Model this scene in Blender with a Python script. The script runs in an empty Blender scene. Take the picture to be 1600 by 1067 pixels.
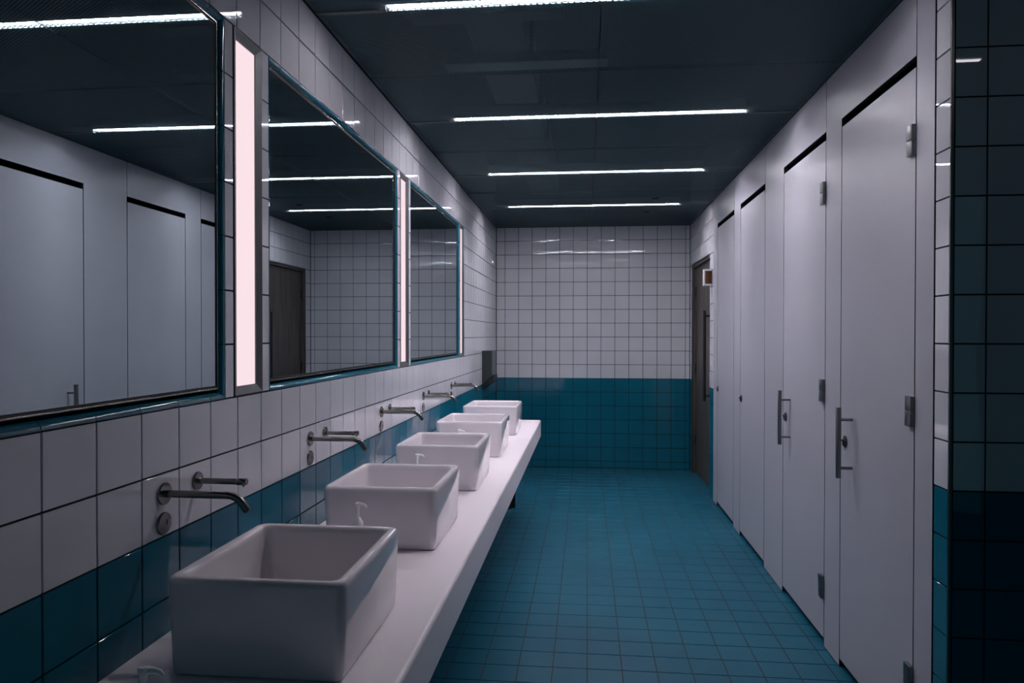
import bpy, bmesh, math, random
from mathutils import Vector, Matrix
random.seed(7)
S = bpy.context.scene
COL = S.collection

# ------------------------------------------------------------------ camera
F_PX, YAW, PITCH, ROLL, CH = 1131.18, 0.1029, -0.0099, 0.0006, 1.4534
cy, sy = math.cos(YAW), math.sin(YAW)
FW = Vector((-sy, cy, 0)); RT = Vector((cy, sy, 0)); UP = Vector((0, 0, 1))
cp, sp = math.cos(PITCH), math.sin(PITCH)
FW, UP = FW*cp + UP*sp, UP*cp - FW*sp
cr, sr = math.cos(ROLL), math.sin(ROLL)
RT, UP = RT*cr + UP*sr, UP*cr - RT*sr
cam = bpy.data.cameras.new('camera'); camo = bpy.data.objects.new('camera', cam); COL.objects.link(camo)
cam.sensor_width = 36; cam.lens = F_PX/1600*36; cam.clip_start = .02; cam.clip_end = 60
m = Matrix((RT, UP, -FW)).transposed().to_4x4(); m.translation = (0, 0, CH)
camo.matrix_world = m
S.camera = camo

# ------------------------------------------------------------------ world, exposure, light levels
w = bpy.data.worlds.new('world'); S.world = w; w.use_nodes = True
w.node_tree.nodes['Background'].inputs[0].default_value = (.10, .42, .55, 1)
w.node_tree.nodes['Background'].inputs[1].default_value = 0.13
S.view_settings.view_transform = 'Standard'; S.view_settings.look = 'None'
S.view_settings.exposure = 0.0; S.view_settings.gamma = 1.0; S.view_settings.use_curve_mapping = False
S.cycles.max_bounces = 8; S.cycles.diffuse_bounces = 4; S.cycles.glossy_bounces = 5
S.cycles.transparent_max_bounces = 24; S.cycles.transmission_bounces = 6
S.cycles.use_denoising = True; S.cycles.sample_clamp_indirect = 0.0; S.cycles.use_adaptive_sampling = False; S.cycles.blur_glossy = 0.3
S.cycles.caustics_reflective = True
STRIP = ((.97, .925, 1.0), 315.0)        # ceiling strips
WALLLAMP = ((1.0, .79, .85), .97)      # lamps between the mirrors

# ------------------------------------------------------------------ dimensions
T = .15
XL, XR, YB, ZC = -.993, 1.1016, 7.9245, 2.625
YN = 2.335                 # wall that faces the camera on the right
Y0 = -1.6                  # where the room ends behind the camera
ZV = [0, .075] + [.075 + T*i for i in range(1, 18)]
ZV = sorted(set(round(z, 4) for z in ZV))      # 0,.075,.225 ... 2.625
ZBLUE = .975
LY0 = 1.2284; FX0 = .0037

# ------------------------------------------------------------------ materials
def mat(name, col, rough=.5, metal=0., **kw):
    M = bpy.data.materials.new(name); M.use_nodes = True
    b = M.node_tree.nodes['Principled BSDF']
    b.inputs['Base Color'].default_value = (*col, 1)
    b.inputs['Roughness'].default_value = rough; b.inputs['Metallic'].default_value = metal
    for k, v in kw.items(): b.inputs[k.replace('_', ' ')].default_value = v
    return M
def nd(M, t, **kw):
    n = M.node_tree.nodes.new(t)
    for k, v in kw.items(): setattr(n, k, v)
    return n
def lk(M, a, b): M.node_tree.links.new(a, b)
def bump(M, scale, strength, dist, detail=2, coord='Object', stretch=None):
    tc = nd(M, 'ShaderNodeTexCoord'); no = nd(M, 'ShaderNodeTexNoise'); bu = nd(M, 'ShaderNodeBump')
    no.inputs['Scale'].default_value = scale; no.inputs['Detail'].default_value = detail
    bu.inputs['Strength'].default_value = strength; bu.inputs['Distance'].default_value = dist
    src = nd(M, 'ShaderNodeNewGeometry').outputs['Position'] if coord == 'World' else tc.outputs[coord]
    if stretch:
        mp = nd(M, 'ShaderNodeMapping'); mp.inputs['Scale'].default_value = stretch
        lk(M, src, mp.inputs[0]); src = mp.outputs[0]
    lk(M, src, no.inputs[0]); lk(M, no.outputs[0], bu.inputs['Height'])
    lk(M, bu.outputs[0], M.node_tree.nodes['Principled BSDF'].inputs['Normal'])
    return no
def vary(M, a, b, scale, pos=True, lo=.35, hi=.65, detail=3, per_object=0.):
    """base colour drifts between two near colours: noise plus a little per piece"""
    g = nd(M, 'ShaderNodeNewGeometry'); no = nd(M, 'ShaderNodeTexNoise'); rp = nd(M, 'ShaderNodeMapRange'); mx = nd(M, 'ShaderNodeMix')
    mx.data_type = 'RGBA'
    no.inputs['Scale'].default_value = scale; no.inputs['Detail'].default_value = detail
    lk(M, g.outputs['Position'], no.inputs[0])
    rp.inputs[1].default_value = lo; rp.inputs[2].default_value = hi
    lk(M, no.outputs[0], rp.inputs[0])
    out = rp.outputs[0]
    if per_object:
        oi = nd(M, 'ShaderNodeObjectInfo'); mu = nd(M, 'ShaderNodeMath', operation='MULTIPLY_ADD')
        mu.inputs[1].default_value = per_object
        lk(M, oi.outputs['Random'], mu.inputs[0]); lk(M, out, mu.inputs[2]); mu.use_clamp = True; out = mu.outputs[0]
    mx.inputs[6].default_value = (*a, 1); mx.inputs[7].default_value = (*b, 1)
    lk(M, out, mx.inputs[0]); lk(M, mx.outputs[2], M.node_tree.nodes['Principled BSDF'].inputs['Base Color'])

WHITE = mat('white_glazed_tile', (.60, .58, .64), .02, Specular_IOR_Level=.9); vary(WHITE, (.59, .59, .64), (.64, .64, .69), 2.2)
bump(WHITE, 9, .045, .004, 1, 'World')
BLUE = mat('petrol_glazed_tile', (.008, .13, .20), .03, Specular_IOR_Level=.5); vary(BLUE, (.006, .115, .175), (.008, .13, .195), 2.5)
bump(BLUE, 9, .045, .004, 1, 'World')
TRIM = mat('petrol_trim_tile', (.008, .12, .18), .09)
FLOORT = mat('petrol_floor_tile', (.01, .11, .17), .42, Specular_IOR_Level=.22); vary(FLOORT, (.005, .070, .115), (.008, .088, .138), 1.6, per_object=.25)
bump(FLOORT, 60, .12, .002, 3, 'World')
def stains(M):   # small dark scuffs scattered over the floor
    nt = M.node_tree; b = nt.nodes['Principled BSDF']; old = b.inputs['Base Color'].links[0].from_socket
    g = nd(M, 'ShaderNodeNewGeometry'); n1 = nd(M, 'ShaderNodeTexNoise'); n1.inputs['Scale'].default_value = 11; n1.inputs['Detail'].default_value = 4
    n1.inputs['Roughness'].default_value = .6
    lk(M, g.outputs['Position'], n1.inputs[0])
    r = nd(M, 'ShaderNodeMapRange'); r.inputs[1].default_value = .66; r.inputs[2].default_value = .72; r.inputs[3].default_value = 0; r.inputs[4].default_value = .55
    lk(M, n1.outputs[0], r.inputs[0])
    mx = nd(M, 'ShaderNodeMix'); mx.data_type = 'RGBA'; mx.inputs[7].default_value = (.004, .035, .06, 1)
    lk(M, r.outputs[0], mx.inputs[0]); lk(M, old, mx.inputs[6]); lk(M, mx.outputs[2], b.inputs['Base Color'])
stains(FLOORT)
GROUT = mat('dark_wall_grout', (.004, .012, .016), .9)
GROUTF = mat('brown_floor_grout', (.030, .026, .026), .9)
CERAMIC = mat('white_ceramic', (.76, .71, .75), .05, Coat_Weight=.3, Coat_Roughness=.03)
SOLID = mat('white_solid_surface', (.90, .82, .87), .32)
LAM = mat('pale_grey_laminate', (.50, .49, .56), .38); vary(LAM, (.37, .37, .425), (.40, .395, .45), 1.2)
LAME = mat('shaded_core_edge', (.008, .012, .015), .7)  # black for cut edges, with the unlit shade of the slots in its colour
STEEL = mat('brushed_steel', (.25, .24, .225), .22, 1.); bump(STEEL, 400, .05, .001, 1, 'Object', (1, 1, .03))
DSTEEL = mat('dark_steel', (.20, .21, .21), .35, 1.)
ALU = mat('grey_aluminium', (.11, .12, .125), .45, .6)
MIRROR = mat('mirror_glass', (.43, .49, .51), .005, 1.)
BLACK = mat('near_black', (.006, .009, .011), .5)
DGREY = mat('dark_steel_casing', (.05, .065, .07), .3, .5)
PLASTER = mat('dark_plaster', (.004, .016, .020), .8)
PWHITE = mat('white_plastic', (.72, .72, .74), .35)
PUMPW = mat('pump_plastic', (.85, .85, .87), .3, Subsurface_Weight=.0)
CLEAR = mat('clear_plastic', (.88, .93, .93), .06, Transmission_Weight=.92, IOR=1.42)
DUCT = mat('plenum_metal', (.030, .050, .058), .6, .2)
WOOD = mat('dark_oak_veneer', (.05, .04, .035), .45)
def wood(M):
    g = nd(M, 'ShaderNodeNewGeometry'); mp = nd(M, 'ShaderNodeMapping'); mp.inputs['Scale'].default_value = (30, 30, 1.3)
    n = nd(M, 'ShaderNodeTexNoise'); n.inputs['Scale'].default_value = 1.4; n.inputs['Detail'].default_value = 5; n.inputs['Distortion'].default_value = .4
    r = nd(M, 'ShaderNodeValToRGB'); r.color_ramp.elements[0].position = .35; r.color_ramp.elements[1].position = .68
    r.color_ramp.elements[0].color = (.045, .036, .032, 1); r.color_ramp.elements[1].color = (.115, .095, .082, 1)
    lk(M, g.outputs['Position'], mp.inputs[0]); lk(M, mp.outputs[0], n.inputs[0]); lk(M, n.outputs[0], r.inputs[0])
    lk(M, r.outputs[0], M.node_tree.nodes['Principled BSDF'].inputs['Base Color'])
wood(WOOD)
def emis(name, col, s):
    M = bpy.data.materials.new(name); M.use_nodes = True; nt = M.node_tree; nt.nodes.remove(nt.nodes['Principled BSDF'])
    e = nd(M, 'ShaderNodeEmission'); e.inputs[0].default_value = (*col, 1); e.inputs[1].default_value = s
    lk(M, e.outputs[0], nt.nodes['Material Output'].inputs[0]); return M, e
STRIPM, _ = emis('strip_diffuser', *STRIP)
STRIPM1, _ = emis('weaker_strip_diffuser', STRIP[0], STRIP[1]*.42)     # the nearest strip is the weakest
LAMPM, le = emis('ribbed_diffuser', *WALLLAMP)
g = nd(LAMPM, 'ShaderNodeNewGeometry'); sx = nd(LAMPM, 'ShaderNodeSeparateXYZ'); lk(LAMPM, g.outputs['Position'], sx.inputs[0])
ma = nd(LAMPM, 'ShaderNodeMath', operation='MULTIPLY'); ma.inputs[1].default_value = 2*math.pi/.0065; lk(LAMPM, sx.outputs[1], ma.inputs[0])
mb = nd(LAMPM, 'ShaderNodeMath', operation='SINE'); lk(LAMPM, ma.outputs[0], mb.inputs[0])
mc = nd(LAMPM, 'ShaderNodeMath', operation='MULTIPLY_ADD'); mc.inputs[1].default_value = .10*WALLLAMP[1]; mc.inputs[2].default_value = WALLLAMP[1]
lk(LAMPM, mb.outputs[0], mc.inputs[0]); lk(LAMPM, mc.outputs[0], le.inputs[1])
# expanded metal mesh: real holes
MESH = mat('expanded_metal_mesh', (.048, .110, .130), .5, .2)
def holes(M):
    nt = M.node_tree; g = nd(M, 'ShaderNodeNewGeometry'); s = nd(M, 'ShaderNodeSeparateXYZ'); lk(M, g.outputs['Position'], s.inputs[0])
    def mth(op, a, b=None):
        n = nd(M, 'ShaderNodeMath', operation=op)
        for i, q in enumerate((a, b)):
            if q is None: continue
            if isinstance(q, (int, float)): n.inputs[i].default_value = q
            else: lk(M, q, n.inputs[i])
        return n.outputs[0]
    a = mth('MULTIPLY', s.outputs[0], 2*math.pi/.022); b = mth('MULTIPLY', s.outputs[1], 2*math.pi/.0145)
    v = mth('ADD', mth('COSINE', a), mth('COSINE', b))      # diamonds of hole where the sum is high or low
    h = mth('GREATER_THAN', mth('ABSOLUTE', v), .56)
    tr = nd(M, 'ShaderNodeBsdfTransparent'); mx = nd(M, 'ShaderNodeMixShader')
    lk(M, h, mx.inputs[0]); lk(M, nt.nodes['Principled BSDF'].outputs[0], mx.inputs[1]); lk(M, tr.outputs[0], mx.inputs[2])
    lk(M, mx.outputs[0], nt.nodes['Material Output'].inputs[0])
holes(MESH)

# ------------------------------------------------------------------ mesh helpers
def box(bm, x0, x1, y0, y1, z0, z1, bev=0., mi=0):
    vs = [bm.verts.new(p) for p in ((x0, y0, z0), (x1, y0, z0), (x1, y1, z0), (x0, y1, z0), (x0, y0, z1), (x1, y0, z1), (x1, y1, z1), (x0, y1, z1))]
    fs = [bm.faces.new([vs[i] for i in q]) for q in ((0, 3, 2, 1), (4, 5, 6, 7), (0, 1, 5, 4), (1, 2, 6, 5), (2, 3, 7, 6), (3, 0, 4, 7))]
    for f in fs: f.material_index = mi
    if bev:
        es = list({e for f in fs for e in f.edges})
        bmesh.ops.bevel(bm, geom=es, offset=bev, segments=2, affect='EDGES', profile=.5)
def cyl(bm, p, q, r, n=24, r2=None, caps=True):
    p, q = Vector(p), Vector(q); d = (q-p).normalized()
    a = d.orthogonal().normalized(); b = d.cross(a)
    r2 = r if r2 is None else r2
    A = [bm.verts.new(p+(a*math.cos(t)+b*math.sin(t))*r) for t in (2*math.pi*i/n for i in range(n))]
    B = [bm.verts.new(q+(a*math.cos(t)+b*math.sin(t))*r2) for t in (2*math.pi*i/n for i in range(n))]
    for i in range(n): bm.faces.new((A[i], A[(i+1) % n], B[(i+1) % n], B[i]))
    if caps: bm.faces.new(A[::-1]); bm.faces.new(B)
def lathe(bm, c, prof, n=28, axis='Z'):
    rings = []
    for r, h in prof:
        ring = []
        for i in range(n):
            t = 2*math.pi*i/n
            if axis == 'Z': v = (c[0]+r*math.cos(t), c[1]+r*math.sin(t), c[2]+h)
            else: v = (c[0]+h, c[1]+r*math.cos(t), c[2]+r*math.sin(t))
            ring.append(bm.verts.new(v))
        rings.append(ring)
    for A, B in zip(rings, rings[1:]):
        for i in range(n): bm.faces.new((A[i], A[(i+1) % n], B[(i+1) % n], B[i]))
    bm.faces.new(rings[0][::-1]); bm.faces.new(rings[-1])
def tube(bm, pts, r, n=18, cap=True):
    pts = [Vector(p) for p in pts]; rings = []
    side = None
    for i, p in enumerate(pts):
        d = ((pts[i+1]-p).normalized() if i < len(pts)-1 else Vector()) + ((p-pts[i-1]).normalized() if i else Vector())
        d.normalize()
        if side is None: side = d.orthogonal().normalized()
        side = (side - d*side.dot(d)).normalized(); b = d.cross(side)
        rr = r[i] if isinstance(r, (list, tuple)) else r
        rings.append([bm.verts.new(p+(side*math.cos(t)+b*math.sin(t))*rr) for t in (2*math.pi*k/n for k in range(n))])
    for A, B in zip(rings, rings[1:]):
        for i in range(n): bm.faces.new((A[i], A[(i+1) % n], B[(i+1) % n], B[i]))
    if cap: bm.faces.new(rings[0][::-1]); bm.faces.new(rings[-1])
def finish(bm, smooth):
    bmesh.ops.recalc_face_normals(bm, faces=bm.faces)
    for f in bm.faces: f.smooth = smooth
def obj(name, bm, mats, parent=None, smooth=False, weld=False, loc=None):
    finish(bm, smooth)
    me = bpy.data.meshes.new(name)
    if loc is not None: bmesh.ops.translate(bm, verts=bm.verts, vec=-Vector(loc))
    bm.to_mesh(me); bm.free()
    for q in (mats if isinstance(mats, (list, tuple)) else [mats]): me.materials.append(q)
    if smooth: me.set_sharp_from_angle(angle=math.radians(38))
    o = bpy.data.objects.new(name, me); COL.objects.link(o)
    if loc is not None: o.location = loc
    if parent is not None:
        o.parent = parent
        if loc is None or True: o.matrix_parent_inverse = parent.matrix_basis.inverted() if parent.type != 'EMPTY' or True else Matrix()
    return o
def empty(name, loc, label, cat, group=None):
    o = bpy.data.objects.new(name, None); COL.objects.link(o); o.location = loc; o.empty_display_size = .05
    return tag(o, label, cat, group)
def tag(o, label=None, cat=None, group=None, kind=None):
    if label: o['label'] = label
    if cat: o['category'] = cat
    if group: o['group'] = group
    if kind: o['kind'] = kind
    return o
def struct(name, bm, mats, label=None, cat=None):
    return tag(obj(name, bm, mats), label, cat, kind='structure')
def copy_tree(o, dv, parent=None):
    c = o.copy(); COL.objects.link(c)
    if parent is None: c.location = o.location + Vector(dv)
    else:
        c.parent = parent; c.matrix_parent_inverse = o.matrix_parent_inverse.copy()
    for ch in list(o.children): copy_tree(ch, dv, c)
    return c
def NB(): return bmesh.new()

# ------------------------------------------------------------------ tiles
tile_cache = {}
def tile_verts(wd, ht, depth, b):
    hw, hh = wd/2, ht/2
    V = [(-hw, -hh, -depth), (hw, -hh, -depth), (hw, hh, -depth), (-hw, hh, -depth),
         (-hw, -hh, -b), (hw, -hh, -b), (hw, hh, -b), (-hw, hh, -b),
         (-hw+b, -hh+b, 0), (hw-b, -hh+b, 0), (hw-b, hh-b, 0), (-hw+b, hh-b, 0)]
    Fs = [(8, 9, 10, 11)] + [(i, (i+1) % 4, 4+(i+1) % 4, 4+i) for i in range(4)] + [(4+i, 4+(i+1) % 4, 8+(i+1) % 4, 8+i) for i in range(4)]
    return V, Fs
def tile_mesh(wd, ht, M, depth=.006, b=.0005):
    k = (round(wd, 4), round(ht, 4), M.name)
    if k not in tile_cache:
        V, Fs = tile_verts(wd, ht, depth, b)
        me = bpy.data.meshes.new('tile'); me.from_pydata(V, [], Fs); me.materials.append(M); tile_cache[k] = me
    return tile_cache[k]
def project(P):
    d = Vector(P)-Vector((0, 0, CH)); z = d.dot(FW)
    if z < .05: return None
    return 800+F_PX*d.dot(RT)/z, 533.5-F_PX*d.dot(UP)/z
def lay(root, O, U, V, N, rects, tilt, joint=.005, limit=300, skip=lambda c: False, depth=.006, b=.0005):
    """rects: (u0,u1,v0,v1,material,name). The pieces largest in view become objects, the rest one mesh."""
    O, U, V, N = Vector(O), Vector(U), Vector(V), Vector(N); items = []
    for (u0, u1, v0, v1, M, nm) in rects:
        if u1-u0 < .010 or v1-v0 < .010: continue
        c = O+U*(u0+u1)/2+V*(v0+v1)/2
        q = [project(O+U*a+V*bb) for a, bb in ((u0, v0), (u1, v0), (u1, v1), (u0, v1))]
        area = 0
        if all(q):
            area = abs(sum(q[i][0]*q[(i+1) % 4][1]-q[(i+1) % 4][0]*q[i][1] for i in range(4)))/2
            if max(a[0] for a in q) < -5 or min(a[0] for a in q) > 1605 or max(a[1] for a in q) < -5 or min(a[1] for a in q) > 1072: area = 0
            if skip(c): area = 0
        items.append((area, u0, u1, v0, v1, M, nm, c))
    items.sort(key=lambda t: -t[0])
    vs, fs, mi = [], [], []; mats = []
    base = Matrix((U, V, N)).transposed()
    for k, (area, u0, u1, v0, v1, M, nm, c) in enumerate(items):
        rot = base @ Matrix.Rotation(max(-2, min(2, random.gauss(0, 1)))*tilt, 3, 'X') @ Matrix.Rotation(max(-2, min(2, random.gauss(0, 1)))*tilt, 3, 'Y')
        wd, ht = u1-u0-joint, v1-v0-joint
        if k < limit and area > 20:
            o = bpy.data.objects.new(nm, tile_mesh(wd, ht, M, depth, b)); COL.objects.link(o)
            mm = rot.to_4x4(); mm.translation = c; o.matrix_world = mm; o.parent = root; 
            o.matrix_parent_inverse = Matrix()
        else:
            if M not in mats: mats.append(M)
            TV, TF = tile_verts(wd, ht, depth, b); off = len(vs)
            vs += [tuple(c + rot @ Vector(p)) for p in TV]; fs += [tuple(i+off for i in f) for f in TF]; mi += [mats.index(M)]*len(TF)
    if vs:
        me = bpy.data.meshes.new('tile_field'); me.from_pydata(vs, [], fs)
        for q in mats: me.materials.append(q)
        me.polygons.foreach_set('material_index', mi)
        o = bpy.data.objects.new('tile_field', me); COL.objects.link(o); o.parent = root; o['kind'] = 'stuff'
def rows(): return list(zip(ZV, ZV[1:]))
def wm(v0): return (BLUE, 'petrol_tile') if v0 < ZBLUE-.01 else (WHITE, 'white_tile')

# ------------------------------------------------------------------ walls
ZO0, ZO1 = 1.275, 2.325        # mirror / lamp zone
MIR = [(.354, 1.906), (2.186, 3.741), (4.025, 5.602)]
LMP = [(1.956, 2.136), (3.795, 3.975), (5.624, 5.804)]
G = .0045
bm = NB()
box(bm, XL-.20, XL-.036, Y0, YB, 0, 3.2)                    # backing
box(bm, XL-.037, XL-G, Y0, YB, 0, ZO0); box(bm, XL-.037, XL-G, Y0, YB, ZO1, 3.2)
cuts = sorted(MIR+LMP); a = Y0
for c0, c1 in cuts:
    box(bm, XL-.037, XL-G, a, c0, ZO0, ZO1); a = c1
box(bm, XL-.037, XL-G, a, YB, ZO0, ZO1)
wall_left = struct('wall_left', bm, GROUT)
cols = [LY0+T*n for n in range(-18, 45)]
cols = [c for c in cols if c > Y0] + [YB-.003]
rects = []
for v0, v1 in rows():
    M, nm = wm(v0)
    for a, b in zip(cols, cols[1:]):
        segs = [(a, b)]
        if v0 > ZO0-.01 and v1 < ZO1+.01:
            for c0, c1 in cuts:
                new = []
                for s0, s1 in segs:
                    if c1 <= s0 or c0 >= s1: new.append((s0, s1)); continue
                    if c0 > s0: new.append((s0, c0))
                    if c1 < s1: new.append((c1, s1))
                segs = new
        for s0, s1 in segs: rects.append((s0, s1, v0, v1, M, nm))
# u axis must make u x v = n : normal +X, v = Z, u = Y
lay(wall_left, (XL, 0, 0), (0, 1, 0), (0, 0, 1), (1, 0, 0), rects, .0011, skip=lambda c: c.z < .74 and c.y < 6.1)

# quarter round trim tiles round the mirror recesses
R = .018
PROF = [(-R+R*math.cos(t), R*math.sin(t)) for t in (math.pi/2*i/7 for i in range(8))] + [(-.033, R), (-.033, .0)]
def trim_piece(parent, side, lo, hi, s0, s1, m0, m1):
    """side: 'b','t' run along Y; 'l','r' run along Z. m0/m1: mitre at that end. lo/hi: opening edge."""
    bm = NB(); ends = []
    for s, mt, sg in ((s0, m0, 1), (s1, m1, -1)):
        ring = []
        for d, h in PROF:
            ss = s + (sg*h if mt else sg*.0012)
            x = XL+d
            if side == 'b': p = (x, ss, lo+h)
            elif side == 't': p = (x, ss, hi-h)
            elif side == 'l': p = (x, lo+h, ss)
            else: p = (x, hi-h, ss)
            ring.append(bm.verts.new(p))
        ends.append(ring)
    n = len(PROF)
    for i in range(n): bm.faces.new((ends[0][i], ends[0][(i+1) % n], ends[1][(i+1) % n], ends[1][i]))
    bm.faces.new(ends[0][::-1]); bm.faces.new(ends[1])
    obj('trim_tile', bm, TRIM, parent, smooth=True)
for (a, b) in MIR:
    ys = [a]+[LY0+T*n for n in range(-10, 40) if a+.02 < LY0+T*n < b-.02]+[b]
    zs = [ZO0+T*i for i in range(8)]
    for side in 'bt':
        for i, (s0, s1) in enumerate(zip(ys, ys[1:])): trim_piece(wall_left, side, ZO0+.001, ZO1-.001, s0, s1, i == 0, i == len(ys)-2)
    for side in 'lr':
        for i, (s0, s1) in enumerate(zip(zs, zs[1:])): trim_piece(wall_left, side, a+.001, b-.001, s0, s1, i == 0, i == 6)

# back wall
bm = NB(); box(bm, XL-.2, XR+.3, YB+G, YB+.2, 0, 3.2)
wall_back = struct('wall_back', bm, GROUT)
ex = [XL+.003]+[FX0+T*i for i in range(-6, 8)]+[XR-.003]
rects = [(a, b, v0, v1, *wm(v0)) for v0, v1 in rows() for a, b in zip(ex, ex[1:])]
lay(wall_back, (0, YB, 0), (1, 0, 0), (0, 0, 1), (0, -1, 0), rects, .0022)

# right wall: tiled piece round the wooden door, tiled strip beside the near cubicle, and the wall that faces the camera
DY0, DY1, DZ = 6.672, 7.780, 2.186
PE0, PE1 = 2.435, 6.462          # cubicle front runs between these
bm = NB()
box(bm, XR+G, XR+.25, PE1+.002, DY0, 0, 3.2); box(bm, XR+G, XR+.25, DY1, YB, 0, 3.2); box(bm, XR+G, XR+.25, DY0, DY1, DZ, 3.2)
box(bm, XR+.12, XR+.25, DY0, DY1, 0, DZ)
wall_right = struct('wall_right', bm, GROUT)
ce = [PE1+.004, 6.5545, DY0]; rects = []
for v0, v1 in rows():
    M, nm = wm(v0)
    segs = [(PE1+.004, DY0)]+[(DY1, YB-.003)]
    rects += [(-b, -a, v0, v1, M, nm) for a, b in segs if v0 < DZ-.02]
for v0, v1 in rows():
    M, nm = wm(v0)
    if v1 > DZ+.02:
        vv = max(v0, DZ)
        e = [DY0+T*i for i in range(0, 8)]+[DY1]
        e = [x for x in e if x <= DY1]
        if v0 < DZ-.02: rects += [(-b, -a, vv, v1, M, nm) for a, b in zip(e, e[1:])]
        else:
            e2 = [PE1+.004]+[DY0+T*i for i in range(0, 8)]+[YB-.003]
            rects += [(-b, -a, v0, v1, M, nm) for a, b in zip(e2, e2[1:])]
lay(wall_right, (XR, 0, 0), (0, -1, 0), (0, 0, 1), (-1, 0, 0), rects, .0015)

bm = NB(); box(bm, XR+G, XR+.10, YN+.003, PE0-.002, 0, 3.2)
box(bm, XR+.05, 3.2, YN+.002, YN+.10, 0, 3.2)
wall_near = struct('wall_near', bm, GROUT)
rects = [(-(PE0-.004), -(YN+.004), v0, v1, *wm(v0)) for v0, v1 in rows()]
lay(wall_near, (XR, 0, 0), (0, -1, 0), (0, 0, 1), (-1, 0, 0), rects, .0015)
ex = [XR+.0105, 1.2068]+[1.2068+T*i for i in range(1, 14)]
rects = [(a, b, v0, v1, *wm(v0)) for v0, v1 in rows() for a, b in zip(ex, ex[1:])]
lay(wall_near, (0, YN, 0), (1, 0, 0), (0, 0, 1), (0, -1, 0), rects, .0030)
bm = NB(); box(bm, XR-.0005, XR+.009, YN-.001, YN+.0035, 0, 3.2, .001)
obj('corner_strip', bm, DSTEEL, wall_near)['label'] = 'dark metal edge strip on the tiled corner'

bm = NB(); box(bm, 3.2, 3.3, Y0, YN+.1, 0, 3.2); struct('wall_side', bm, PLASTER)
bm = NB(); box(bm, 2.7, 2.8, YN+.1, PE1+.1, 0, 3.2); box(bm, XR+.02, 2.7, PE1+.004, PE1+.10, 0, 3.2); struct('wall_cubicle_rear', bm, PLASTER)

# floor
bm = NB(); box(bm, XL-.2, 3.3, Y0, YB+.2, -.15, -.003)
floor = struct('floor', bm, GROUTF)
ex = [XL+.004]+[FX0+T*i for i in range(-6, 18)]
ey = [Y0+.01]+[T*j for j in range(-10, 53)]+[YB-.004]
rects = [(a, b, c, d, FLOORT, 'floor_tile') for a, b in zip(ex, ex[1:]) for c, d in zip(ey, ey[1:]) if not (a > XR+.1 and c > YN)]
lay(floor, (0, 0, 0), (1, 0, 0), (0, 1, 0), (0, 0, 1), rects, .0012, skip=lambda c: c.x < -.45 and c.y < 5.6 or c.x > 1.15, b=.0008)

# ceiling: slab, mesh panels, plenum
bm = NB(); box(bm, XL-.2, 3.3, Y0, YB+.2, 3.2, 3.35)
ceiling = struct('ceiling', bm, PLASTER)
SY = [2.57+1.372*i for i in range(4)]
LW = .045
yb = [Y0+.02, -.174, .512, 1.198, 1.884]
for s in SY: yb += [s, s+.686]
yb[-1] = YB-.004
yb = sorted(yb)
for ax, bx_ in ((XL+.006, .05-.002), (.05+.002, XR-.004)):
    for c, d in zip(yb, yb[1:]):
        x1 = bx_
        bm = NB(); c += .0015; d -= .0015
        for zz in (ZC, ZC+.005):       # the strands of expanded metal stand 5 mm deep: lower and upper edge
            vs = [bm.verts.new(p) for p in ((ax, c, zz), (x1, c, zz), (x1, d, zz), (ax, d, zz))]; bm.faces.new(vs)
        ob = obj('ceiling_panel', bm, MESH, ceiling)
        bm = NB()
        for q in ((ax, ax+.0015, c, d), (x1-.0015, x1, c, d), (ax, x1, c, c+.0015), (ax, x1, d-.0015, d)): box(bm, *q, ZC+.0005, ZC+.016)
        obj('panel_rim', bm, DGREY, ob)
bm = NB()   # over the wide part beside the camera
box(bm, XR+.002, 3.19, Y0+.02, YN-.002, ZC, ZC+.004); obj('ceiling_panel', bm, DGREY, ceiling)
bm = NB(); box(bm, XR+.03, 2.69, YN+.11, PE1-.003, ZC, ZC+.02); obj('cubicle_ceiling', bm, PLASTER, ceiling)
for x, y in ((.586, 6.345), (.559, 7.03)):
    bm = NB(); lathe(bm, (x, y, ZC-.012), [(.012, 0), (.03, .004), (.034, .0115)], 20); obj('ceiling_disc', bm, BLACK, ceiling, True)['label'] = 'small round dark fitting in the mesh ceiling'

# things in the plenum, seen faintly through the mesh
bm = NB(); box(bm, -.58, -.30, Y0+.1, 7.6, 2.92, 3.16, .01)
for y in (2.7, 3.25, 3.8, 4.6, 5.4): box(bm, -.60, -.28, y, y+.03, 2.905, 3.18)
tag(obj('ventilation_duct', bm, DUCT), 'long rectangular metal duct above the mesh ceiling, left of the centre seam', 'duct')
for i, (x0, x1, y, z) in enumerate(((-.75, -.1, 3.02, 2.80), (-.7, .1, 3.52, 2.78), (-.2, .12, 2.86, 2.84))):
    bm = NB(); box(bm, x0, x1, y, y+.10+.03*i, z, z+.05, .004)
    tag(obj('cable_tray', bm, DUCT), ('pale cross tray over the mesh, nearer of the long pair', 'pale cross tray over the mesh, farther of the long pair', 'short cross tray over the mesh beside the centre seam')[i], 'tray', 'trays above the mesh ceiling')

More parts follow.
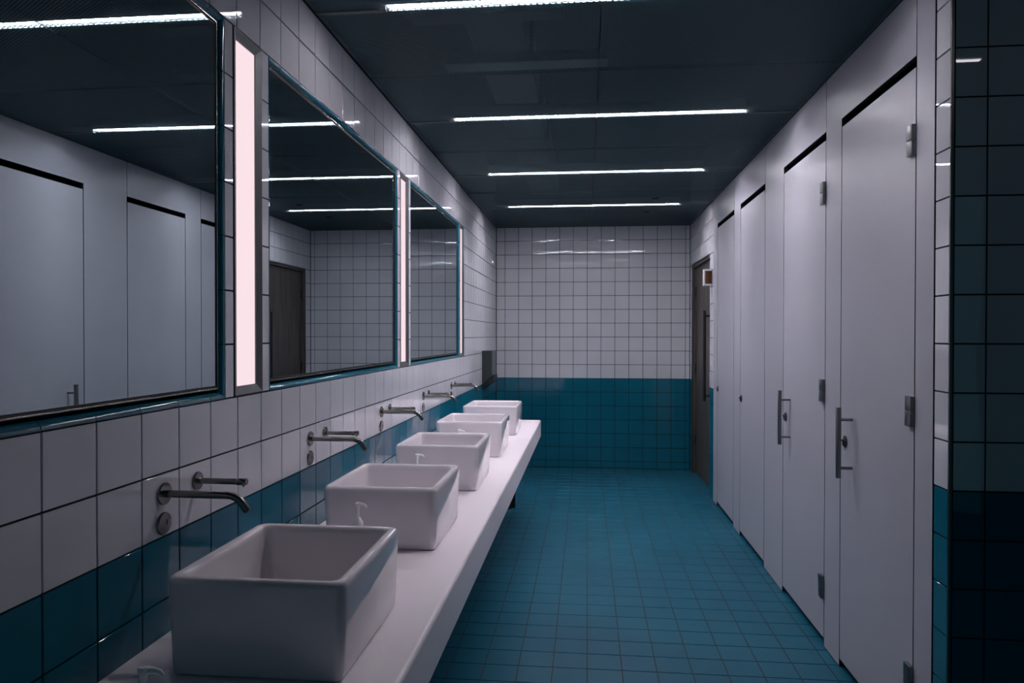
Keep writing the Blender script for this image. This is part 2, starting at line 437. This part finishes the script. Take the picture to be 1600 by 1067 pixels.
# ceiling strip lamps
def ceiling_light(y, label, M=STRIPM):
    t = empty('ceiling_light', (.055, y, ZC), label, 'ceiling light', 'strip lights across the mesh ceiling')
    bm = NB(); box(bm, -.715, .825, y-LW/2, y+LW/2, ZC+.009, ZC+.013); obj('diffuser', bm, M, t)
    bm = NB(); box(bm, -.72, .83, y-LW/2-.004, y+LW/2+.004, ZC+.0135, ZC+.07)
    box(bm, -.72, .83, y-LW/2-.004, y-LW/2-.001, ZC+.008, ZC+.0135); box(bm, -.72, .83, y+LW/2+.001, y+LW/2+.004, ZC+.008, ZC+.0135)
    obj('housing', bm, ALU, t)
    for x0, x1 in ((XL+.008, -.722), (.832, XR-.006)):
        bm = NB(); box(bm, x0, x1, y-.011, y+.011, ZC-.004, ZC+.03, .001); obj('channel_end', bm, ALU, t)
names = ['ceiling strip light nearest the camera, longest and brightest at the top edge', 'second ceiling strip light from the camera, level with the nearest cubicle door',
         'third ceiling strip light, between the middle of the room and the back', 'farthest ceiling strip light, shortest in view before the tiled back wall']
for y, l in zip(SY, names): ceiling_light(y, l, STRIPM1 if y == SY[0] else STRIPM)

# a short, dimmer strip over the wide part beside the camera: its reflection shows on the tiles at the right
t = empty('ceiling_light', (1.48, 1.389, ZC), 'short dim ceiling strip beside the camera, seen only as a reflection in the right-hand tiles', 'ceiling light')
bm = NB(); box(bm, 1.30, 1.66, 1.378, 1.400, ZC-.003, ZC-.0005); obj('diffuser', bm, emis('dim_strip_diffuser', STRIP[0], 9.)[0], t)

# ------------------------------------------------------------------ mirrors
ML = ['large wall mirror at the left edge, nearest the camera, with petrol tile surround', 'middle wall mirror with petrol tile surround between two glowing lamps',
      'farthest and smallest-looking wall mirror, nearest the tiled back wall']
for (a, b), l in zip(MIR, ML):
    ya, yb_, za, zb = a+R+.003, b-R-.003, ZO0+R+.010, ZO1-R-.003
    t = empty('wall_mirror', (XL-.03, (a+b)/2, za), l, 'mirror', 'mirrors over the washbasin counter')
    bm = NB(); box(bm, XL-.028, XL-.0125, ya+.003, yb_-.003, za+.003, zb-.003); obj('mirror_glass', bm, MIRROR, t)
    bm = NB()
    for q in ((ya, yb_, za, za+.004), (ya, yb_, zb-.004, zb), (ya, ya+.004, za+.004, zb-.004), (yb_-.004, yb_, za+.004, zb-.004)): box(bm, XL-.030, XL-.009, *q, .0008)
    obj('frame', bm, STEEL, t)
    bm = NB()
    for q in ((ya+.004, yb_-.004, za+.004, za+.010), (ya+.004, yb_-.004, zb-.010, zb-.004), (ya+.004, ya+.008, za+.010, zb-.010), (yb_-.008, yb_-.004, za+.010, zb-.010)): box(bm, XL-.0124, XL-.0118, *q)
    obj('mirror_border', bm, BLACK, t)

# ------------------------------------------------------------------ wall lamps
LL = ['tall glowing pinkish wall lamp between the nearest and the middle mirror', 'tall glowing wall lamp between the middle and the farthest mirror', 'thin-looking glowing wall lamp beyond the farthest mirror']
for (a, b), l in zip(LMP, LL):
    t = empty('wall_lamp', (XL-.03, (a+b)/2, ZO0), l, 'wall lamp', 'vertical lamps between the mirrors')
    y0, y1, z0, z1 = a+.002, b-.002, ZO0+.002, ZO1-.002
    bm = NB()
    ringdef = [(-.030, 0), (.0015, 0), (.0025, .001), (.0025, .003), (-.006, .026), (-.016, .027)]
    rings = [[bm.verts.new((XL+d, yy, zz)) for yy, zz in ((y0+i, z0+i), (y1-i, z0+i), (y1-i, z1-i), (y0+i, z1-i))] for d, i in ringdef]
    for A, B in zip(rings, rings[1:]):
        for i in range(4): bm.faces.new((A[i], A[(i+1) % 4], B[(i+1) % 4], B[i]))
    obj('frame', bm, ALU, t)
    bm = NB(); box(bm, XL-.022, XL-.010, y0+.0265, y1-.0265, z0+.0265, z1-.0265); obj('diffuser', bm, LAMPM, t)
    bm = NB(); box(bm, XL-.034, XL-.024, y0+.001, y1-.001, z0+.001, z1-.001); obj('back_plate', bm, ALU, t)

# ------------------------------------------------------------------ counter
ZT, XF, CE = .742, -.378, 6.006
bm = NB(); ra = .012; th = .135
pr = [(XL+.001, ZT-th), (XF-.004, ZT-th), (XF, ZT-th+.004)]
pr += [(XF-ra+ra*math.cos(t), ZT-ra+ra*math.sin(t)) for t in (math.pi/2*i/8 for i in range(9))] + [(XL+.001, ZT)]
nrm = []
ends = []
for yy, ins in ((-.3, 0), (CE-.008, 0), (CE-.002, .002), (CE, .008)):
    cxm, czm = (XL+XF)/2, ZT-th/2
    ends.append([bm.verts.new((x-(ins if x > cxm else 0), yy, z-(ins if z > czm else -ins))) for x, z in pr])
n = len(pr)
for A, B in zip(ends, ends[1:]):
    for i in range(n): bm.faces.new((A[i], A[(i+1) % n], B[(i+1) % n], B[i]))
bm.faces.new(ends[0][::-1]); bm.faces.new(ends[-1])
tag(obj('washbasin_counter', bm, SOLID, smooth=True), 'long white wall-hung counter with rounded front edge carrying five washbasins', 'counter')
t = empty('counter_bracket', (XL+.005, 4.40, .39), 'dark metal support bracket under the white counter, seen below its front edge', 'bracket')
bm = NB(); v = [(XL+.002, .25), (XL+.09, .25), (-.434, .393), (-.434, .605), (XL+.002, .605)]
for y in (4.40, 4.412):
    pass
A = [bm.verts.new((x, 4.40, z)) for x, z in v]; B = [bm.verts.new((x, 4.412, z)) for x, z in v]
for i in range(5): bm.faces.new((A[i], A[(i+1) % 5], B[(i+1) % 5], B[i]))
bm.faces.new(A[::-1]); bm.faces.new(B)
obj('web_plate', bm, BLACK, t)
bm = NB(); box(bm, XL+.002, -.44, 4.38, 4.432, .600, .6065); obj('top_flange', bm, BLACK, t)

# ------------------------------------------------------------------ washbasins
def rr(x0, x1, y0, y1, r, n=7):
    out = []
    for cx, cy_, a0 in ((x1-r, y1-r, 0), (x0+r, y1-r, 90), (x0+r, y0+r, 180), (x1-r, y0+r, 270)):
        for i in range(n+1):
            t = math.radians(a0+90*i/n); out.append((cx+r*math.cos(t), cy_+r*math.sin(t)))
    return out
BX0, BX1, BL, PITCHB, BY = -.873, -.487, .447, .908, 1.414
def basin(label):
    y0, y1 = BY, BY+BL
    t = empty('washbasin', ((BX0+BX1)/2, (y0+y1)/2, ZT), label, 'washbasin', 'rectangular vessel basins on the counter')
    bm = NB()
    R_ = [(.016, .0006, .014), (.0105, .003, .016), (.0085, .010, .018), (.006, .05, .022), (.003, .12, .024), (.0, .192, .025), (.0012, .199, .025), (.0045, .2045, .025), (.0095, .2065, .024),
          (.017, .2065, .022), (.0225, .2045, .022), (.026, .199, .022), (.0275, .190, .023), (.033, .10, .028), (.038, .055, .034), (.046, .040, .040), (.062, .031, .045), (.10, .027, .05), (.165, .025, .02)]
    rings = [[bm.verts.new((x, y, ZT+h)) for x, y in rr(BX0+i, BX1-i, y0+i, y1-i, r)] for i, h, r in R_]
    n = len(rings[0])
    for A, B in zip(rings, rings[1:]):
        for i in range(n): bm.faces.new((A[i], A[(i+1) % n], B[(i+1) % n], B[i]))
    bm.faces.new(rings[0][::-1]); bm.faces.new(rings[-1])
    obj('bowl', bm, CERAMIC, t, smooth=True)
    bm = NB(); c = ((BX0+BX1)/2, (y0+y1)/2, ZT+.0252); lathe(bm, c, [(.030, 0), (.031, .002), (.026, .004), (.020, .0025), (.006, .001)], 24); obj('drain', bm, STEEL, t, smooth=True)
    return t
BLBL = ['nearest and largest-looking white rectangular washbasin, its near side in shade', 'second white rectangular washbasin from the camera, soap pump standing before it',
        'middle white rectangular washbasin, third of the five', 'fourth white rectangular washbasin, last but one along the counter', 'farthest and smallest-looking white rectangular washbasin near the counter end']
b0 = basin(BLBL[0])
for i in range(1, 5): copy_tree(b0, (0, PITCHB*i, 0))['label'] = BLBL[i]

# ------------------------------------------------------------------ taps, soap spouts, cover plates
FY, FZ = 1.611, 1.077
OR = ['nearest', 'second', 'middle', 'fourth', 'farthest']
def flange(bm, y, z, r):
    lathe(bm, (XL, y, z), [(r, .0004), (r, .0045), (r-.0012, .0065), (r*.45, .0072)], 32, 'X')
def faucet(label):
    t = empty('wall_faucet', (XL, FY, FZ), label, 'faucet', 'wall faucets above the washbasins')
    bm = NB(); flange(bm, FY, FZ, .0265); obj('flange', bm, STEEL, t, True)
    pts = [(XL+.006, FY, FZ), (XL+.05, FY, FZ), (XL+.14, FY, FZ)]
    rad = .045; cx, cz = XL+.158, FZ-rad
    for i in range(0, 9):
        a = math.radians(90-58*i/8); pts.append((cx+rad*math.cos(a), FY, cz+rad*math.sin(a)))
    l = Vector(pts[-1]); d = (l-Vector(pts[-2])).normalized(); pts.append(tuple(l+d*.018))
    bm = NB(); tube(bm, pts, .0088, 20); obj('spout', bm, STEEL, t, True)
    bm = NB(); e = l+d*.0181; cyl(bm, e, e+d*.002, .0066, 16); obj('aerator', bm, BLACK, t)
    return t
def soaper(label):
    y = FY+.147; z = FZ+.001
    t = empty('soap_spout', (XL, y, z), label, 'soap dispenser', 'straight soap spouts beside the faucets')
    bm = NB(); flange(bm, y, z, .0235); obj('flange', bm, STEEL, t, True)
    bm = NB(); tube(bm, [(XL+.006, y, z), (XL+.108, y, z)], .0078, 18); obj('arm', bm, STEEL, t, True)
    bm = NB(); lathe(bm, (XL+.108, y, z), [(.0086, 0), (.0090, .001), (.0090, .024), (.0082, .0256)], 20, 'X'); lathe(bm, (XL+.1245, y, z-.0125), [(.0028, 0), (.0028, .005)], 12); obj('tip', bm, STEEL, t, True)
    return t
def plate(label):
    z = 1.008
    t = empty('cover_plate', (XL, FY-.003, z), label, 'wall plate', 'round slotted plates under the faucets')
    bm = NB(); flange(bm, FY-.003, z, .0262); obj('disc', bm, STEEL, t, True)
    bm = NB(); box(bm, XL+.0055, XL+.0078, FY+.000, FY+.006, z-.005, z+.008, .0008); obj('sensor_slot', bm, BLACK, t)
    return t
f0 = faucet('nearest bent steel wall faucet, over the nearest washbasin'); s0 = soaper('nearest straight steel soap spout, right of the nearest faucet'); p0 = plate('nearest round steel plate with slot, under the nearest faucet')
for i in range(1, 5):
    dv = (0, PITCHB*i, 0)
    copy_tree(f0, dv)['label'] = '%s bent steel wall faucet, over the %s washbasin' % (OR[i], OR[i])
    copy_tree(s0, dv)['label'] = '%s straight steel soap spout, right of the %s faucet' % (OR[i], OR[i])
    copy_tree(p0, dv)['label'] = '%s round steel plate with slot, under the %s faucet' % (OR[i], OR[i])

# ------------------------------------------------------------------ pump bottles
def bottle(x, y, ang, label, h=.213):
    k = h/.213
    t = empty('soap_bottle', (x, y, ZT), label, 'soap bottle', 'clear pump bottles on the counter')
    bm = NB(); lathe(bm, (x, y, ZT), [(.022, .0005), (.0275, .003), (.0285, .012), (.0285, .095*k), (.0265, .113*k), (.020, .126*k), (.0135, .132*k), (.0125, .140*k)], 32); obj('bottle_body', bm, CLEAR, t, True)
    bm = NB(); z = ZT+.139*k; lathe(bm, (x, y, z), [(.0145, 0), (.0148, .001), (.0148, .014), (.0138, .016), (.0125, .018), (.0085, .026), (.0055, .029)], 24); obj('collar', bm, PUMPW, t, True)
    bm = NB(); z = ZT+.166*k
    c, s = math.cos(ang), math.sin(ang)
    lathe(bm, (x, y, z), [(.0040, 0), (.0042, .020), (.0065, .036), (.0085, .0405), (.0085, .044), (.0065, .0465)], 20)
    zz = ZT+h-.0055
    tube(bm, [(x-c*.004, y-s*.004, zz), (x+c*.014, y+s*.014, zz+.0005), (x+c*.024, y+s*.024, zz-.002), (x+c*.029, y+s*.029, zz-.008)], [.0062, .0052, .0046, .0032], 14)
    obj('pump_head', bm, PUMPW, t, True)
bottle(-.674, 2.085, math.radians(-15), 'clear pump soap bottle between the nearest and second washbasins', .213)
bottle(-.708, 2.98, math.radians(10), 'clear pump soap bottle between the second and middle washbasins', .209)
bottle(-.684, 3.86, math.radians(5), 'clear pump soap bottle behind the middle washbasin, only its top showing', .194)
bottle(-.668, 1.03, math.radians(8), 'pump soap bottle at the bottom edge, left of the nearest washbasin, only its nozzle showing', .206)

# ------------------------------------------------------------------ hand dryer
t = empty('hand_dryer', (XL, 6.95, 1.0), 'dark grey wedge-bottomed hand dryer on the left wall near the back corner', 'hand dryer')
def prism(bm, pts, y0, y1):
    A = [bm.verts.new((x, y0, z)) for x, z in pts]; B = [bm.verts.new((x, y1, z)) for x, z in pts]; n = len(pts)
    for i in range(n): bm.faces.new((A[i], A[(i+1) % n], B[(i+1) % n], B[i]))
    fa = bm.faces.new(A[::-1]); bm.faces.new(B)
bm = NB(); prism(bm, [(XL+.001, .979), (XL+.001, 1.293), (XL+.004, 1.297), (-.900, 1.297), (-.896, 1.293), (-.896, 1.065)], 6.828, 7.10); obj('casing', bm, DGREY, t)
bm = NB(); prism(bm, [(XL+.001, .920), (XL+.001, .976), (-.897, 1.062), (-.882, 1.066), (-.878, 1.012)], 6.824, 7.104); obj('air_outlet', bm, BLACK, t)['label'] = 'black slanted outlet'

# ------------------------------------------------------------------ cubicle fronts
XP = XR-.002; PT = .020
DOORS = [(2.565, 3.279), (3.487, 4.205), (4.636, 5.353), (5.585, 6.275)]
FRONT = [(2.567, 3.485), (3.487, 4.634), (4.636, 5.583), (5.585, 6.460)]
CL = ['nearest toilet cubicle front, its door with bar handle and three hinges beside the tiled corner', 'second toilet cubicle front from the camera, the farther one with a bar handle',
      'third toilet cubicle front, with a round lock but no handle, second from the wooden door', 'farthest toilet cubicle front, narrowest in view, next to the wooden door']
def handle(par, y):
    hb = 1.046; z0, z1 = .856, 1.150
    bm = NB(); box(bm, hb-.010, hb+.006, y-.011, y+.011, z0, z1, .001)
    for z in (.897, 1.099): cyl(bm, (hb+.004, y, z), (XP-.0003, y, z), .0062, 18)
    obj('handle', bm, DSTEEL, par, True)
def dark_edges(bm):
    # compact laminate: pale faces, black core edges painting in the slots' unlit shade
    for f in bm.faces:
        f.normal_update()
        if abs(f.normal.x) < .5: f.material_index = 1
def lock(par, y, z=.996):
    bm = NB(); lathe(bm, (XP, y, z), [(.026, -.0003), (.026, -.003), (.022, -.006), (.004, -.0065)][::-1], 28, 'X'); obj('lock', bm, BLACK, par, True)
    bm = NB(); lathe(bm, (XP-.0064, y+.003, z+.006), [(.0075, 0), (.0075, -.006), (.006, -.0085)][::-1], 18, 'X'); box(bm, XP-.012, XP-.0064, y-.002, y+.004, z-.016, z+.002, .001)
    obj('lock_knob', bm, STEEL, par, True)
def hinge(par, y, zc):
    # knuckle block standing proud of the door edge, in two halves
    bm = NB()
    for a, b in ((zc-.052, zc-.0012), (zc+.0012, zc+.052)):
        box(bm, XP-.0165, XP-.0003, y-.004, y+.040, a, b, .0025)
    box(bm, XP-.013, XP-.001, y+.001, y+.036, zc-.003, zc+.003)
    obj('hinge', bm, DSTEEL, par, True)
for i, ((d0, d1), (f0_, f1_)) in enumerate(zip(DOORS, FRONT)):
    t = empty('toilet_cubicle', (XR+.01, (f0_+f1_)/2, 0), CL[i], 'cubicle', 'pale cubicle fronts along the right side')
    g_ = .0035
    bm = NB()
    # L-shaped fixed panel: header above the door and pilaster beyond it, one continuous board
    pts = [(f0_, 2.390), (d1+g_, 2.390), (d1+g_, .006), (f1_-.0015, .006), (f1_-.0015, ZC-.002), (f0_, ZC-.002)]
    A = [bm.verts.new((XP, y, z)) for y, z in pts]; B = [bm.verts.new((XP+PT, y, z)) for y, z in pts]; n = len(pts)
    for k in range(n): bm.faces.new((A[k], A[(k+1) % n], B[(k+1) % n], B[k])).material_index = 1
    bm.faces.new(A[::-1]); bm.faces.new(B)
    obj('fixed_panel', bm, (LAM, LAME), t)
    bm = NB(); box(bm, XP, XP+PT, d0+g_, d1-g_, .040, 2.352)
    dark_edges(bm); door = obj('door', bm, (LAM, LAME), t)
    bm = NB(); box(bm, XP+PT+.001, XP+PT+.012, d0-.02, d1+.02, .01, 2.38)      # rebate stop behind the joints
    for a, b in ((d0-.004, d0+.0), (d1, d1+.004)): pass
    bm.free()
    bm = NB(); box(bm, XP+PT+.001, XP+PT+.012, d0-.03 if i else d0-.03, d0+.012, .05, 2.35); box(bm, XP+PT+.001, XP+PT+.012, d1-.012, d1+.03, .05, 2.35)
    obj('door_stop', bm, LAME, t)
    if i < 2:
        handle(door, 3.137 if i == 0 else 4.060)
        for zc in (2.109, 1.193, .279): hinge(t, d0-.001, zc)
    lock(door, (3.219, 4.148, 5.309, 6.236)[i])
    if i == 0:
        bm = NB(); box(bm, XP, XP+PT, PE0, d0-g_, .006, ZC-.002); dark_edges(bm); obj('end_panel', bm, (LAM, LAME), t)
        bm = NB(); box(bm, XP+PT+.001, XP+PT+.012, PE0, d0-.035, .02, ZC-.02); obj('end_panel_backing', bm, LAME, t)

# ------------------------------------------------------------------ wooden door in the right wall
bm = NB(); XD = XR+.040
box(bm, XD, XD+.045, DY0+.035, DY1-.035, .006, DZ-.040, .002)
door = struct('door_1', bm, WOOD)
bm = NB()
box(bm, XR+.012, XR+.11, DY0+.0, DY0+.032, 0, DZ-.0, .001); box(bm, XR+.012, XR+.11, DY1-.032, DY1, 0, DZ, .001); box(bm, XR+.012, XR+.11, DY0+.032, DY1-.032, DZ-.036, DZ, .001)
obj('door_frame', bm, WOOD, door)
bm = NB(); box(bm, XR-.002, XR+.010, DY1-.006, DY1, 0, DZ, .001); box(bm, XR-.002, XR+.010, DY0+.006, DY1, DZ-.006, DZ, .001); obj('edge_profile', bm, DSTEEL, door)
bm = NB(); hx = 1.085; hy = 6.86
cyl(bm, (hx, hy, .835), (hx, hy, 1.675), .0135, 20)
for z in (.885, 1.625): cyl(bm, (hx, hy, z), (XD-.0005, hy, z), .009, 16)
obj('door_handle', bm, BLACK, door, True)['label'] = 'long black vertical pull bar'
for z in (.35, 1.10, 1.90):
    bm = NB(); cyl(bm, (XD-.006, DY1-.036, z-.05), (XD-.006, DY1-.036, z+.05), .009, 14); obj('door_hinge', bm, BLACK, door, True)

# ------------------------------------------------------------------ projecting indicator box by the wooden door
t = empty('indicator_box', (XR, 6.58, 1.96), 'small white box with dark amber-lit window projecting from the wall by the wooden door', 'indicator')
bm = NB()
y0, y1, z0, z1 = 6.545, 6.60, 1.885, 2.032
xo = 1.028
# casing as a ring of four sides and a back, open at the window
box(bm, xo, xo+.012, y0, y1, z0, z1, .003); box(bm, xo+.009, XR-.0005, y0, y1, z0, z0+.016, .002); box(bm, xo+.009, XR-.0005, y0, y1, z1-.016, z1, .002); box(bm, xo+.009, XR-.0005, y1-.012, y1-.001, z0+.01, z1-.01)
obj('casing', bm, PWHITE, t)
AMB = mat('amber_window', (.05, .02, .004), .2)
gg = nd(AMB, 'ShaderNodeNewGeometry'); ss = nd(AMB, 'ShaderNodeSeparateXYZ'); lk(AMB, gg.outputs['Position'], ss.inputs[0])
mr = nd(AMB, 'ShaderNodeMapRange'); mr.inputs[1].default_value = xo+.012; mr.inputs[2].default_value = xo+.045; mr.inputs[3].default_value = .07; mr.inputs[4].default_value = 0
lk(AMB, ss.outputs[0], mr.inputs[0])
bb = AMB.node_tree.nodes['Principled BSDF']; bb.inputs['Emission Color'].default_value = (1, .36, .03, 1); lk(AMB, mr.outputs[0], bb.inputs['Emission Strength'])
bm = NB(); box(bm, xo+.0122, XR-.003, y0+.006, y0+.012, z0+.0162, z1-.0162); obj('window', bm, AMB, t)
